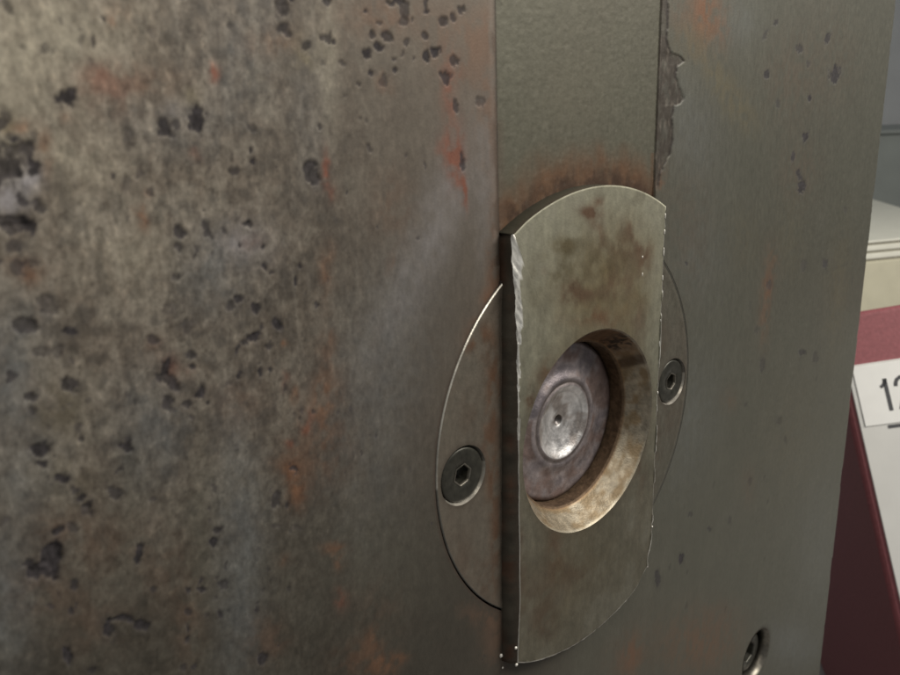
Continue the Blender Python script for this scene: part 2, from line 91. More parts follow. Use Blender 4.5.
# ------------------------------------------------------------------ colour and relief of the block face
chip_z = np.array([c[1] for c in CHIP])[::-1]; chip_x = np.array([c[0] for c in CHIP])[::-1]
def chip_edge(z):
    e = np.interp(z, chip_z, chip_x, left=W+.004, right=.632)
    return e + .016*(fbm(z*60, z*0+3, 3)-.5)
def block_fields(x, z):
    n = len(x)
    mott = fbm(x*9, z*7, 5); fine = fbm(x*42+9, z*34, 4); streak = fbm(x*38, z*3.2+50, 4); big = fbm(x*1.7+7, z*1.5+3, 3)
    left = sstep(-.75, -2.0, x)*(1-.35*sstep(.8, -.4, z+.3*(x+2)))                                   # heavier corrosion away from the mechanism
    inleft = (x < 0).astype(float)
    c = np.tile(np.array((0.222, 0.196, 0.165)), (n, 1))
    east = sstep(-.5, .1, x)
    c = mix(c, (0.185, 0.180, 0.150), east*.9)
    c = mix(c, (0.205, 0.180, 0.155), (big-.35)*.8*(1-.6*east))
    c = mix(c, (0.300, 0.282, 0.245), sstep(.50, .72, mott)*(.08+.62*left))
    c = mix(c, (0.125, 0.118, 0.108), sstep(.50, .28, mott)*(.06+.40*left))
    c = mix(c, (0.330, 0.315, 0.285), sstep(.58, .78, streak)*(.03+.30*left))
    c *= (1+(fine-.5)[:, None]*(.16+.50*left)[:, None])
    c *= (1+(streak-.5)*(.10+.18*left))[:, None]
    wx = x+.012*(fine-.5)*2+.03*(mott-.5); wz = z+.012*(fbm(x*42, z*34+77, 3)-.5)*2+.03*(fbm(x*9+40, z*9, 3)-.5)
    sp = fbm(x*30+60, z*26+5, 4); sp2 = fbm(x*75, z*60+30, 3)
    c = mix(c, (0.36, 0.335, 0.29), sstep(.54, .70, sp)*left*.55)
    c = mix(c, (0.085, 0.080, 0.074), sstep(.44, .30, sp)*left*.45)
    c = mix(c, (0.10, 0.085, 0.07), sstep(.66, .78, sp2)*left*.6)
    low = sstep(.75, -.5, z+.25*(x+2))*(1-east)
    c *= (1-.33*low)[:, None]; c = mix(c, (0.090, 0.082, 0.064), low*.30)  # lower left darkened as dirty olive, deepening the lamp falloff in the colour
    c *= np.array((1.03, .975, .90)); c *= (.47+.10*sstep(-1.4, -2.2, x)*sstep(-.2, .6, z)-.07*np.exp(-((x+1.1)/.6)**2)+.02*east-.0*low)[:, None]; c *= np.array((1.0, .995, 1.01)); c *= 1+east[:, None]*np.array((-.075, -.01, -.02)); c *= 1+low[:, None]*np.array((-.03, .01, .0)); c *= (1+.10*sstep(.3, 1.3, z)*(1-east))[:, None]  # upper left kept brighter in the colour to follow the lamp
    TC = {0: (0.330, 0.300, 0.232), 1: (0.172, 0.185, 0.190), 2: (0.120, 0.118, 0.090), 3: (0.270, 0.255, 0.262)}
    for t in parse(TONE):
        mx, mz, a, b, d, s, k = t
        dx = wx-mx; dz = wz-mz
        q = a*dx*dx+2*b*dx*dz+d*dz*dz
        f = np.exp(-q*.7)*s*(.7 if k in (1, 3) and mx > -2 else 1)*(.45+1.1*fbm(x*24+k*9, z*20, 3))  # patina tints; the pale band beside the plate is a painted sheen
        c = mix(c, TC[int(k)], f)
    rn = fbm(x*26+5, z*22+9, 4)
    rn = sstep(.26, .66, rn)
    c = apply_rust(c, wx, wz, parse(RUST), rn)
    depth = (mott-.5)*.003*left+(fine-.5)*.0012*(.2+left)
    pit = np.zeros(n)
    en = (fbm(x*70+3, z*60, 4)-.5)*1.35
    def stamp(mx, mz, a, b, d, s, dep):
        R = 2.2/math.sqrt(max(min(a, d), 1e-6))
        idx = np.nonzero((abs(wx-mx) < R) & (abs(wz-mz) < R))[0]
        if not len(idx): return
        dx = wx[idx]-mx; dz = wz[idx]-mz
        q = np.sqrt(np.maximum(a*dx*dx+2*b*dx*dz+d*dz*dz, 0))+en[idx]*.75+(fbm(wx[idx]*22+8, wz[idx]*20, 2)-.5)*.9
        s = min(1, s*(1.08 if mx < 0 else 1.3)); f = sstep(1.14, .84, q)*s
        halo = sstep(1.9, 1.0, q)*s*.25
        pit[idx] = np.maximum(pit[idx], np.maximum(f, halo))
        depth[idx] += f*dep*(.27 if mx < 0 else .08)
    for t in parse(PITS):
        r = 1/math.sqrt(t[2])
        stamp(*t, dep=min(.028, .010+.35*r))
    g = np.random.default_rng(9)
    for k in range(46):
        px, pz = g.normal(-2.44, .06), g.normal(1.36, .16)
        stamp(px, pz, 1/g.uniform(.008, .022)**2, g.uniform(-900, 900), 1/g.uniform(.010, .026)**2, g.uniform(.5, .95), .006)
    g = np.random.default_rng(5)
    k = 0
    while k < 400:                                                # the many pinprick pits between the large ones
        px, pz = g.uniform(-2.75, -.62), g.uniform(-1.2, 2.1)
        dens = .25+.75*float(sstep(-.7, -1.8, np.array(px)))
        cl = float(fbm(np.array([px*3.1+4]), np.array([pz*2.6]), 3)[0])
        k += 1
        if g.random() > dens*float(sstep(.42, .62, np.array(cl)))*1.1: continue
        r = g.uniform(.0035, .0095)*(1 if g.random() < .8 else 1.5)
        stamp(px, pz, 1/(r*.8)**2, 0, 1/(r*1.15)**2, g.uniform(.25, .75), .008)
    for k in range(45):
        px, pz = g.uniform(.8, 3.4), g.uniform(-4, 2.3)
        r = g.uniform(.006, .015)
        stamp(px, pz, 1/(r*.9)**2, 0, 1/(r*1.5)**2, g.uniform(.12, .35), .006)
    pc = np.tile(np.array((0.035, 0.031, 0.034)), (n, 1)); pc *= (.35+1.4*fbm(x*90, z*80, 3))[:, None]
    pf = (np.clip(pit, 0, 1)*.93)[:, None]
    c = c*(1-pf)+pc*pf
    # grey smear where chips have been knocked from the slot edge
    if (x > .4).any():
        ce = chip_edge(z)
        inchip = sstep(.006, -.006, x-ce)*(x > W-.01)*sstep(1.10, 1.16, z)
        sel = (.30+.55*fbm(x*55, z*20, 3))
        depth += inchip*(.003+.007*sel*sstep(ce, W, x))
        edge = np.exp(-((x-ce)/.010)**2)*(x > W)*sstep(1.10, 1.16, z)
        c = mix(c, (0.052, 0.042, 0.033), inchip*(.55+.4*sstep(.35, .55, fbm(x*40, z*18, 3))))
        c = mix(c, (0.022, 0.016, 0.013), np.clip(edge, 0, 1)*.9*sstep(.25, .5, fbm(x*20, z*30, 2)))
        c = mix(c, (0.20, 0.17, 0.14), inchip*sstep(.62, .75, sel)*.35)
        depth += edge*.002
    # worn lip, edge line painted as slot shade, and grime along the slot
    lip = np.exp(-((x+W+.030)/.014)**2)
    c = mix(c, (0.30, 0.285, 0.265), lip*.12*(z > 1.0)*(.3+streak))
    c = mix(c, (0.040, 0.033, 0.026), np.exp(-((x+W+.002)/.013)**2)*1.1*(z > .9)*(.6+.8*fbm(x*10, z*12+2, 3)))
    c = mix(c, (0.08, 0.055, 0.04), np.exp(-((x+W+.02)/.02)**2)*.7*sstep(.48, .62, fbm(x*14, z*9+4, 3))*(z > .9))
    c = mix(c, (0.06, 0.045, 0.035), np.exp(-((x+W)/.03)**2)*.75*(z < -.8))
    rough = np.clip(.50+.22*left*(mott-.3)+.35*pit-.05*(x > 0), .3, 1)
    return np.clip(c, .008, .8), depth, rough, np.clip(pit, 0, 1)

def slot_fields(x, z):
    st = .5+.5*(fbm(x*3+4, z*30, 3)-.5); big = fbm(x*3, z*2.5+9, 4); fine = fbm(x*60, z*60, 3)
    n = len(x)
    c = np.tile(np.array((0.102, 0.098, 0.078)), (n, 1))
    c = mix(c, (0.088, 0.080, 0.063), (big-.3)*1.1)
    c *= (1+(st-.5)[:, None]*.22+(fine-.5)[:, None]*.05)
    arc = np.sqrt(x*x+z*z)-REND                                      # distance above the rounded end of the bar
    band = sstep(.24, .02, arc+.10*(fbm(x*9, z*9, 4)-.5))
    c = mix(c, (0.125, 0.070, 0.042), band*1.2*(.4+1.0*fbm(x*16, z*9, 4)))
    c = mix(c, (0.045, 0.026, 0.018), sstep(.11, .0, arc+.09*(fbm(x*22, z*14, 4)-.5))*.85*sstep(.30, .60, fbm(x*20+7, z*16, 4)+.10))
    c = mix(c, (0.10, 0.07, 0.055), np.exp(-((x+W-.02)/.03)**2)*.35*(z < 1.5))
    c = mix(c, (0.030, 0.024, 0.019), np.exp(-((x+W)/.010)**2)*.85)  # dark line painted for the missing shadow of the left wall
    c = mix(c, (0.13, 0.115, 0.09), np.exp(-((x+.05)/.3)**2-((z-1.6)/.22)**2)*.25)
    c = mix(c, (0.095, 0.058, 0.036), np.exp(-((x-W+.015)/.018)**2)*.8*(z < 1.3))
    c = mix(c, (0.30, 0.28, 0.25), sstep(.70, .78, fbm(x*30+3, z*30, 2))*.06)
    c = c*np.array((.94, .93, .86))
    return c, (fine-.5)*.0015, np.full(n, .42)+.1*big, np.zeros(n)

# ------------------------------------------------------------------ mesh helpers
def make_obj(name, verts, faces, mat, parent=None, cols=None, rough=None, mottle=None, smooth=True, origin=(0, 0, 0)):
    v = np.asarray(verts, dtype=np.float32)*U
    me = bpy.data.meshes.new(name)
    if isinstance(faces, np.ndarray):
        nf = len(faces); k = faces.shape[1]
        me.vertices.add(len(v)); me.vertices.foreach_set('co', v.ravel())
        me.loops.add(nf*k); me.loops.foreach_set('vertex_index', faces.astype(np.int32).ravel())
        me.polygons.add(nf); me.polygons.foreach_set('loop_start', np.arange(0, nf*k, k, dtype=np.int32))
        me.update(calc_edges=True); me.validate()
    else:
        me.from_pydata([tuple(a) for a in v], [], faces); me.update()
    if smooth:
        me.polygons.foreach_set('use_smooth', np.ones(len(me.polygons), dtype=bool))
    if cols is not None:
        a = me.color_attributes.new('wear', 'FLOAT_COLOR', 'POINT')
        rr = np.ones(len(v)) if rough is None else np.asarray(rough)
        a.data.foreach_set('color', np.concatenate([cols, rr[:, None]], 1).astype(np.float32).ravel())
    if mottle is not None:
        a = me.attributes.new('mottle', 'FLOAT', 'POINT'); a.data.foreach_set('value', np.asarray(mottle, dtype=np.float32))
    me.materials.append(mat)
    o = bpy.data.objects.new(name, me); C.objects.link(o)
    if parent is not None: o.parent = parent
    return o
def empty(name, label, cat, group=None):
    o = bpy.data.objects.new(name, None); o.empty_display_size = .01; C.objects.link(o)
    o['label'] = label; o['category'] = cat
    if group: o['group'] = group
    return o

def sheet(xs, zs, hole_circles, outer_circle=None, skip=None):
    """grid of quads in the XZ plane with round holes whose rims are snapped to the exact circle"""
    nx, nz = len(xs), len(zs)
    X, Z = np.meshgrid(xs, zs); X = X.ravel().copy(); Z = Z.ravel().copy()
    i, j = np.meshgrid(np.arange(nx-1), np.arange(nz-1)); i = i.ravel(); j = j.ravel()
    F = np.stack([j*nx+i, j*nx+i+1, (j+1)*nx+i+1, (j+1)*nx+i], 1)
    keep = np.ones(len(F), bool)
    if skip is not None: keep &= ~skip(X[F].mean(1), Z[F].mean(1))
    circles = [(c, 1) for c in hole_circles]+([(outer_circle, -1)] if outer_circle else [])
    for (cx, cz, r), sg in circles:
        d = (np.hypot(X-cx, Z-cz)-r)*sg
        bad = (d[F] < -1e-6).any(1)
        touched = np.zeros(len(X), bool); touched[F[bad].ravel()] = True
        keep &= ~bad
        used = np.zeros(len(X), bool); used[F[keep].ravel()] = True
        b = touched & used & (d >= -1e-6)
        dd = np.hypot(X-cx, Z-cz)
        near = b & (abs(dd-r) < .05)
        X[near] = cx+(X[near]-cx)/dd[near]*r; Z[near] = cz+(Z[near]-cz)/dd[near]*r
    F = F[keep]
    used = np.unique(F); remap = -np.ones(len(X), int); remap[used] = np.arange(len(used))
    return X[used], Z[used], remap[F]

def lathe(profile, cx, cz, n=160, a0=0, a1=2*math.pi, jitter=0.0):
    """rings of radius r at depth y about the axis through (cx, cz); faces wound to look towards -Y"""
    P = np.array(profile, float); a = np.linspace(a0, a1, n, endpoint=False)
    v = []
    for r, y in P:
        v.append(np.stack([cx+r*np.cos(a), np.full(n, y), cz+r*np.sin(a)], 1))
    v = np.concatenate(v)
    if jitter:
        v[:, 1] += jitter*(fbm(v[:, 0]*30, v[:, 2]*30, 3)-.5)
    k = np.arange(n); k2 = (k+1) % n
    F = [np.stack([q*n+k, q*n+k2, (q+1)*n+k2, (q+1)*n+k], 1) for q in range(len(P)-1)]
    return v, np.concatenate(F)

def subdivide_profile(P, step):
    out = [P[0]]
    for a, b in zip(P[:-1], P[1:]):
        k = max(1, int(math.hypot(b[0]-a[0], b[1]-a[1])/step))
        for t in range(1, k+1): out.append((a[0]+(b[0]-a[0])*t/k, a[1]+(b[1]-a[1])*t/k))
    return out

# ------------------------------------------------------------------ materials
def nodes(name):
    mt = bpy.data.materials.new(name); mt.use_nodes = True
    return mt, mt.node_tree.nodes, mt.node_tree.links, mt.node_tree.nodes['Principled BSDF']
def wear_metal(name, metallic, grain=(1, 1, 1), grain_scale=900, bump=.25, fine_mix=.22, rough_add=0.0):
    mt, N, L, P = nodes(name)
    rough_add += .06
    at = N.new('ShaderNodeAttribute'); at.attribute_name = 'wear'
    tc = N.new('ShaderNodeTexCoord'); mp = N.new('ShaderNodeMapping'); mp.inputs['Scale'].default_value = grain
    L.new(tc.outputs['Object'], mp.inputs['Vector'])
    n1 = N.new('ShaderNodeTexNoise'); n1.inputs['Scale'].default_value = grain_scale; n1.inputs['Detail'].default_value = 5; n1.inputs['Roughness'].default_value = .65
    L.new(mp.outputs[0], n1.inputs['Vector'])
    n2 = N.new('ShaderNodeTexNoise'); n2.inputs['Scale'].default_value = 2600; n2.inputs['Detail'].default_value = 3
    L.new(tc.outputs['Object'], n2.inputs['Vector'])
    mr = N.new('ShaderNodeMapRange'); mr.inputs['From Min'].default_value = .3; mr.inputs['From Max'].default_value = .7
    mr.inputs['To Min'].default_value = 1-fine_mix; mr.inputs['To Max'].default_value = 1+fine_mix
    L.new(n1.outputs['Fac'], mr.inputs['Value'])
    mx = N.new('ShaderNodeVectorMath'); mx.operation = 'SCALE'
    L.new(at.outputs['Color'], mx.inputs[0]); L.new(mr.outputs[0], mx.inputs['Scale'])
    ma = N.new('ShaderNodeAttribute'); ma.attribute_name = 'mottle'
    m2 = N.new('ShaderNodeMapping'); m2.inputs['Scale'].default_value = (1.25, 1, .8); L.new(tc.outputs['Object'], m2.inputs['Vector'])
    n3 = N.new('ShaderNodeTexNoise'); n3.inputs['Scale'].default_value = 950; n3.inputs['Detail'].default_value = 7; n3.inputs['Roughness'].default_value = .72
    L.new(m2.outputs[0], n3.inputs['Vector'])
    r3 = N.new('ShaderNodeValToRGB'); e = r3.color_ramp.elements
    e[0].position = .36; e[0].color = (.58, .57, .57, 1); e[1].position = .70; e[1].color = (1.55, 1.52, 1.48, 1)
    q_ = e.new(.44); q_.color = (.80, .79, .78, 1); q_ = e.new(.56); q_.color = (1.03, 1.03, 1.03, 1)
    L.new(n3.outputs['Fac'], r3.inputs[0])
    one = N.new('ShaderNodeMix'); one.data_type = 'RGBA'; one.inputs['A'].default_value = (1, 1, 1, 1)
    L.new(ma.outputs['Fac'], one.inputs['Factor']); L.new(r3.outputs[0], one.inputs['B'])
    ml = N.new('ShaderNodeVectorMath'); ml.operation = 'MULTIPLY'; L.new(mx.outputs[0], ml.inputs[0]); L.new(one.outputs['Result'], ml.inputs[1])
    L.new(ml.outputs[0], P.inputs['Base Color'])
    ad = N.new('ShaderNodeMath'); ad.operation = 'MULTIPLY_ADD'; ad.inputs[1].default_value = .22; 
    sb = N.new('ShaderNodeMath'); sb.operation = 'ADD'; sb.inputs[1].default_value = -.11+rough_add
    L.new(at.outputs['Alpha'], sb.inputs[0]); L.new(n1.outputs['Fac'], ad.inputs[0]); L.new(sb.outputs[0], ad.inputs[2])
    L.new(ad.outputs[0], P.inputs['Roughness'])
    P.inputs['Metallic'].default_value = metallic; P.inputs['Specular IOR Level'].default_value = .35
    am = N.new('ShaderNodeMath'); am.operation = 'ADD'; L.new(n1.outputs['Fac'], am.inputs[0]); L.new(n2.outputs['Fac'], am.inputs[1])
    bp = N.new('ShaderNodeBump'); bp.inputs['Strength'].default_value = bump; bp.inputs['Distance'].default_value = .00012
    L.new(am.outputs[0], bp.inputs['Height']); L.new(bp.outputs[0], P.inputs['Normal'])
    return mt
def plain(name, col, rough=.5, metallic=0, noise=.1, scale=120, bump=.1, dist=.0002):
    mt, N, L, P = nodes(name)
    tc = N.new('ShaderNodeTexCoord'); n = N.new('ShaderNodeTexNoise'); n.inputs['Scale'].default_value = scale; n.inputs['Detail'].default_value = 5
    L.new(tc.outputs['Object'], n.inputs['Vector'])
    cr = N.new('ShaderNodeValToRGB'); cr.color_ramp.elements[0].position = .3; cr.color_ramp.elements[1].position = .7
    cr.color_ramp.elements[0].color = (*[v*(1-noise) for v in col], 1); cr.color_ramp.elements[1].color = (*[min(1, v*(1+noise)) for v in col], 1)
    L.new(n.outputs['Fac'], cr.inputs[0]); L.new(cr.outputs[0], P.inputs['Base Color'])
    P.inputs['Roughness'].default_value = rough; P.inputs['Metallic'].default_value = metallic
    b = N.new('ShaderNodeBump'); b.inputs['Strength'].default_value = bump; b.inputs['Distance'].default_value = dist
    L.new(n.outputs['Fac'], b.inputs['Height']); L.new(b.outputs[0], P.inputs['Normal'])
    return mt
M_BLOCK = wear_metal('rusty_ground_steel', .40, (1.6, 1, .55), 800, .16, .08)
M_BAR = wear_metal('worn_hardened_steel', .55, (1.2, 1, .8), 700, .25, .12)
M_BORE = wear_metal('stained_bright_steel', .85, (1, 1, 1), 500, .35, .25)
M_DARK = plain('black_oxide_steel', (0.040, 0.038, 0.030), .42, .55, .3, 900, .3, .0001)
M_RIM = plain('bare_steel_rim', (0.17, 0.155, 0.13), .42, .85, .3, 900, .2, .0001)

# ================================================================== THE BLOCK
block = empty('steel_block', 'large pitted rusty steel block face with slot running down to round lock plate', 'steel block')
xs = np.concatenate([np.linspace(XL, -2.82, 24)[:-1], np.arange(-2.82, -W-.010, .0052), [-W-.006, -W-.002, -W+.0006],
                     np.linspace(-W+.006, W-.006, 130), [W-.0006, W+.002, W+.006], np.arange(W+.012, 1.25, .0075), np.arange(1.25, XE-.03, .0115), [XE-.03, XE-.02, XE-.012, XE-.006, XE-.002, XE]])
zs = np.concatenate([np.linspace(ZB, -4.9, 16)[:-1], np.arange(-4.9, -1.3, .022), np.arange(-1.3, 2.16, .0056), np.linspace(2.17, ZT, 60)])
RD = 1.006
inslot = lambda x: abs(x) < W
X, Z, F = sheet(xs, zs, [(0, 0, RD), (HOLE[0], HOLE[1], HOLE[2])])
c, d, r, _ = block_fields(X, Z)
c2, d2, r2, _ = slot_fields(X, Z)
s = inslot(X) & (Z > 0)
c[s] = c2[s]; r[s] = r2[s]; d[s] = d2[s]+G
lipm = (abs(abs(X)-W) < .0055) & (Z > 0)
d[lipm & ~s] += .004*(1+.8*(fbm(X[lipm & ~s]*5, Z[lipm & ~s]*50, 2)-.5))
e = np.clip((X-(XE-.03))/.03, 0, 1); d += .020*e**2.5                # rounded right-hand arris
hd = np.hypot(X-HOLE[0], Z-HOLE[1])-HOLE[2]; d += .006*sstep(.02, 0, hd)
c = mix(c, (0.07, 0.06, 0.05), np.exp(-(hd/.012)**2)*.5)
# shallow gouge where the disc seat has been packed with rust
dr = np.hypot(X, Z)-RD; c = mix(c, (0.06, 0.04, 0.03), np.exp(-(dr/.010)**2)*np.where(X < 0, .7, .12))
e5 = np.clip((X-(XE-.05))/.05, 0, 1); X = X-e5*.010*(fbm(Z*6+3, Z*0, 4)-.4)*sstep(.42, .6, fbm(Z*2.3, Z*0+8, 3)); d += e5**2*.012*sstep(.55, .75, fbm(Z*9, Z*0+4, 3))
V = np.stack([X, d, Z], 1)
n0 = len(V)
# arris wall, side, top and back of the block
def add_strip(V, F, c, r, P, Q, col):
    n = len(P); b = len(V)
    V = np.concatenate([V, P, Q]); k = np.arange(n-1)
    F = np.concatenate([F, np.stack([b+k, b+k+1, b+n+k+1, b+n+k], 1)])
    c = np.concatenate([c, np.tile(np.array(col), (2*n, 1))]); r = np.concatenate([r, np.full(2*n, .6)])
    return V, F, c, r
DEEP = 2.4
zz = np.linspace(ZB, ZT, 60)
mk = lambda x, y, z: np.stack(np.broadcast_arrays(np.asarray(x, float), np.asarray(y, float), np.asarray(z, float)), 1)
V, F, c, r = add_strip(V, F, c, r, mk(XE, .020, zz), mk(XE, DEEP, zz), (0.16, 0.15, 0.13))
V, F, c, r = add_strip(V, F, c, r, mk(XL, 0.0, zz), mk(XL, DEEP, zz), (0.16, 0.15, 0.13))
V, F, c, r = add_strip(V, F, c, r, mk(XL, DEEP, zz), mk(XE, DEEP, zz), (0.16, 0.15, 0.13))
xx = np.array([XL, -W, -W, W, W, XE]); yy = np.array([0, 0, G, G, 0, 0.0])
V, F, c, r = add_strip(V, F, c, r, mk(xx, yy, np.full(6, ZT)), mk(xx, np.full(6, DEEP), np.full(6, ZT)), (0.16, 0.15, 0.13))
V, F, c, r = add_strip(V, F, c, r, mk(xx, yy, np.full(6, ZB)), mk(xx, np.full(6, DEEP), np.full(6, ZB)), (0.16, 0.15, 0.13))
# walls of the round seat and of the screw hole
for (cx, cz, rr, y0, y1, col) in ((0, 0, RD, 0.0, .30, (0.03, 0.022, 0.018)), (HOLE[0], HOLE[1], HOLE[2], .004, .34, (0.045, 0.036, 0.03))):
    v2, f2 = lathe([(rr, y0), (rr, y1), (.0001, y1)], cx, cz, 180)
    F = np.concatenate([F, f2+len(V)]); V = np.concatenate([V, v2])
    c = np.concatenate([c, np.tile(np.array(col), (len(v2), 1))]); r = np.concatenate([r, np.full(len(v2), .7)])
mot = .12+.88*sstep(-.65, -1.9, V[:, 0])*(1-.35*sstep(.8, -.4, V[:, 2]))+.25*sstep(1.2, 2.6, V[:, 0]); mot[(abs(V[:, 0]) < W) & (V[:, 2] > 0)] = .10
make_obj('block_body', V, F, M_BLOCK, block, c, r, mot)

# socket cap screw sunk in the lower hole
def hex_ring(cx, cz, rr, n, rot):
    a = np.linspace(0, 2*math.pi, n, endpoint=False)
    k = math.pi/3; t = ((a-rot) % k)-k/2
    R = rr*math.cos(k/2)/np.cos(t)
    return cx+R*np.cos(a), cz+R*np.sin(a)
def screw_mesh(cx, cz, rings, hexr, hexdepth, y_face, rot, n=96):
    """outer rings (r, y) from rim to centre, then a hexagonal socket"""
    a = np.linspace(0, 2*math.pi, n, endpoint=False); V = []
    for rr, y in rings: V.append(np.stack([cx+rr*np.cos(a), np.full(n, y), cz+rr*np.sin(a)], 1))
    for rr, y in ((hexr*1.16, y_face), (hexr*1.02, y_face+.006), (hexr, y_face+.014), (hexr*.98, y_face+hexdepth), (hexr*.35, y_face+hexdepth+.008), (hexr*.02, y_face+hexdepth+.012)):
        hx, hz = hex_ring(cx, cz, rr, n, rot); V.append(np.stack([hx, np.full(n, y), hz], 1))
    q = len(V); V = np.concatenate(V); k = np.arange(n); k2 = (k+1) % n
    F = np.concatenate([np.stack([j*n+k, j*n+k2, (j+1)*n+k2, (j+1)*n+k], 1) for j in range(q-1)])
    return V, F
V, F = screw_mesh(HOLE[0]-.01, HOLE[1], [(.165, .34), (.165, .075), (.158, .062), (.150, .058)], .085, .09, .058, .3)
sock = make_obj('cap_screw', V, F, M_DARK, block); sock['label'] = 'black socket cap screw sunk in its hole near the bottom edge'
V, F = lathe([(HOLE[2]+.004, .0005), (HOLE[2]-.002, .0045), (HOLE[2]-.020, .030), (HOLE[2]-.024, .05), (HOLE[2]-.020, .09), (HOLE[2]-.002, .09)], HOLE[0], HOLE[1], 120)
make_obj('hole_rim', V, F, M_RIM, block)

# ================================================================== THE LOCK INSERT
lock = empty('slot_lock', 'round bolted lock plate carrying raised round-ended bar with central stepped bore', 'lock')
# flange: flush disc with two countersunk holes
g = .0068
xs = np.arange(-1.0-g, 1.0+2*g, g); zs = np.arange(-1.0-g, 1.0+2*g, g)
X, Z, F = sheet(xs, zs, [(-SX, 0, SCREW_R), (SX, 0, SCREW_R)], (0, 0, .992), skip=lambda x, z: abs(x) < W-.06)
fine = fbm(X*50, Z*40, 4); big = fbm(X*5+2, Z*4, 4); st = fbm(X*50+8, Z*4, 3)
c = np.tile(np.array((0.190, 0.172, 0.145)), (len(X), 1))
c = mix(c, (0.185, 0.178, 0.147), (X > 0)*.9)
c = mix(c, (0.17, 0.14, 0.115), (big-.3)*1.1); c *= (1+(fine-.5)*.22+(st-.5)*.14)[:, None]
rn = sstep(.28, .70, fbm(X*22+3, Z*14, 4))
c = apply_rust(c, X+.02*(big-.5), Z+.02*(fine-.5), parse(DISC_RUST), rn, 1.05)
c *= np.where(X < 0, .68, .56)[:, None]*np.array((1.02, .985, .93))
for sx in (-SX, SX):
    hd = np.hypot(X-sx, Z)-SCREW_R
    c = mix(c, (0.06, 0.045, 0.035), np.exp(-(hd/.016)**2)*.45)
rimd = np.hypot(X, Z); y = .0025+(fine-.5)*.0018-.003*sstep(.93, .985, rimd)*(1)
V = np.stack([X, y, Z], 1); rr = np.full(len(X), .46)+.08*big
sel = (X > 0) & (np.hypot(X, Z) > .98); V[sel, 1] = .001
a = np.linspace(0, 2*math.pi, 360, endpoint=False)
v2, f2 = lathe([(.992, -.0005), (.9975, .0035), (.9985, .012), (.9985, .2)], 0, 0, 360)
right_ = v2[:, 0] > 0; rr2 = np.hypot(v2[:, 0], v2[:, 2])
for ax in (0, 2): v2[right_, ax] *= ((rr2+np.where(rr2 > .995, .0076, 0))/rr2)[right_]
v2[right_, 1] = np.where(v2[right_, 1] < .02, .0008, v2[right_, 1])
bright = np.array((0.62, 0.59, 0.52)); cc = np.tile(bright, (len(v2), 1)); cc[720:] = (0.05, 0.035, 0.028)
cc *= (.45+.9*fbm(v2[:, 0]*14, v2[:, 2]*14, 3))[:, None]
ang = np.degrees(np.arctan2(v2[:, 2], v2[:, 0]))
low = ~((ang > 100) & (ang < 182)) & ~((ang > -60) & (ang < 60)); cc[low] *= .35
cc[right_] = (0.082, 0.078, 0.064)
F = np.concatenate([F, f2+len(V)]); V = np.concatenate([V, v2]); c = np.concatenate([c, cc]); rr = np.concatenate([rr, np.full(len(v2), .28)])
for sx in (-SX, SX):
    v2, f2 = lathe([(SCREW_R, .0025), (SCREW_R-.004, .010), (SCREW_R-.018, .040), (SCREW_R-.02, .09)], sx, 0, 96)
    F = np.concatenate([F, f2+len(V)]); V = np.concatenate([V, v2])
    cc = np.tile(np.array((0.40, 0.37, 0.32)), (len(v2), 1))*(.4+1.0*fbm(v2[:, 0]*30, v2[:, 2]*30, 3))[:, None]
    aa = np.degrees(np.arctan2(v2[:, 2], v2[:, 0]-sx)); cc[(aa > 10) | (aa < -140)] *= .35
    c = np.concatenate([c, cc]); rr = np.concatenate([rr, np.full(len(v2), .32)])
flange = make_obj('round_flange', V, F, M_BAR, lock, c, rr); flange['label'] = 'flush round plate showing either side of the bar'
for sx, nm, rot, dz in ((-SX, 'dark countersunk hex screw left of the bar', .25, 0), (SX, 'dark countersunk hex screw half behind the right edge of the bar', .6, 0)):
    V, F = screw_mesh(sx, dz, [(.120, .06), (.1265, .020), (.1255, .013), (.120, .0095), (.112, .0085), (.085, .0085)], .046, .055, .0085, rot)
    V[:, 1] += .0012*(fbm(V[:, 0]*60, V[:, 2]*60, 3)-.5)
    o = make_obj('countersunk_screw', V, F, M_DARK, lock); o['label'] = nm
    # bright worn corners of the hex socket
    n = 48; v2 = []
    for q, y in ((.0555, .0072), (.0515, .0062), (.0468, .0098), (.0455, .020)):
        hx, hz = hex_ring(sx, dz, q, n, rot); v2.append(np.stack([hx, np.full(n, y), hz], 1))
    v2 = np.concatenate(v2); k = np.arange(n); k2 = (k+1) % n
    make_obj('socket_edge', v2, np.concatenate([np.stack([j*n+k, j*n+k2, (j+1)*n+k2, (j+1)*n+k], 1) for j in range(3)]), M_RIM, o)

# raised bar: polar mesh from the bore mouth out to the round-ended outline
ZTOP = math.sqrt(REND**2-W**2)
REND2 = math.hypot(W, 1.082)
def outline_r(a):
    """distance from the bore centre to the outline along angle a"""
    ca, sa = np.cos(a), np.sin(a)
    # circle ends centred at the origin, radius depends on top or bottom
    R = np.where(sa > 0, REND, REND2)
    b = CZ*sa; t = -b+np.sqrt(b*b-(CZ*CZ-R*R))
    tw = np.where(abs(ca) > 1e-9, W/np.maximum(abs(ca), 1e-9), 1e9)
    return np.minimum(t, tw)
corner = [math.atan2(ZTOP-CZ, W), math.atan2(ZTOP-CZ, -W), math.atan2(-1.082-CZ, -W)+2*math.pi, math.atan2(-1.082-CZ, W)+2*math.pi]
segs = [corner[3]-2*math.pi, corner[0], corner[1], corner[2], corner[3]]
A = np.concatenate([np.linspace(segs[k], segs[k+1], n, endpoint=False) for k, n in enumerate((260, 200, 300, 200))])
nA = len(A); RO = outline_r(A)
ox = RO*np.cos(A); oz = CZ+RO*np.sin(A)
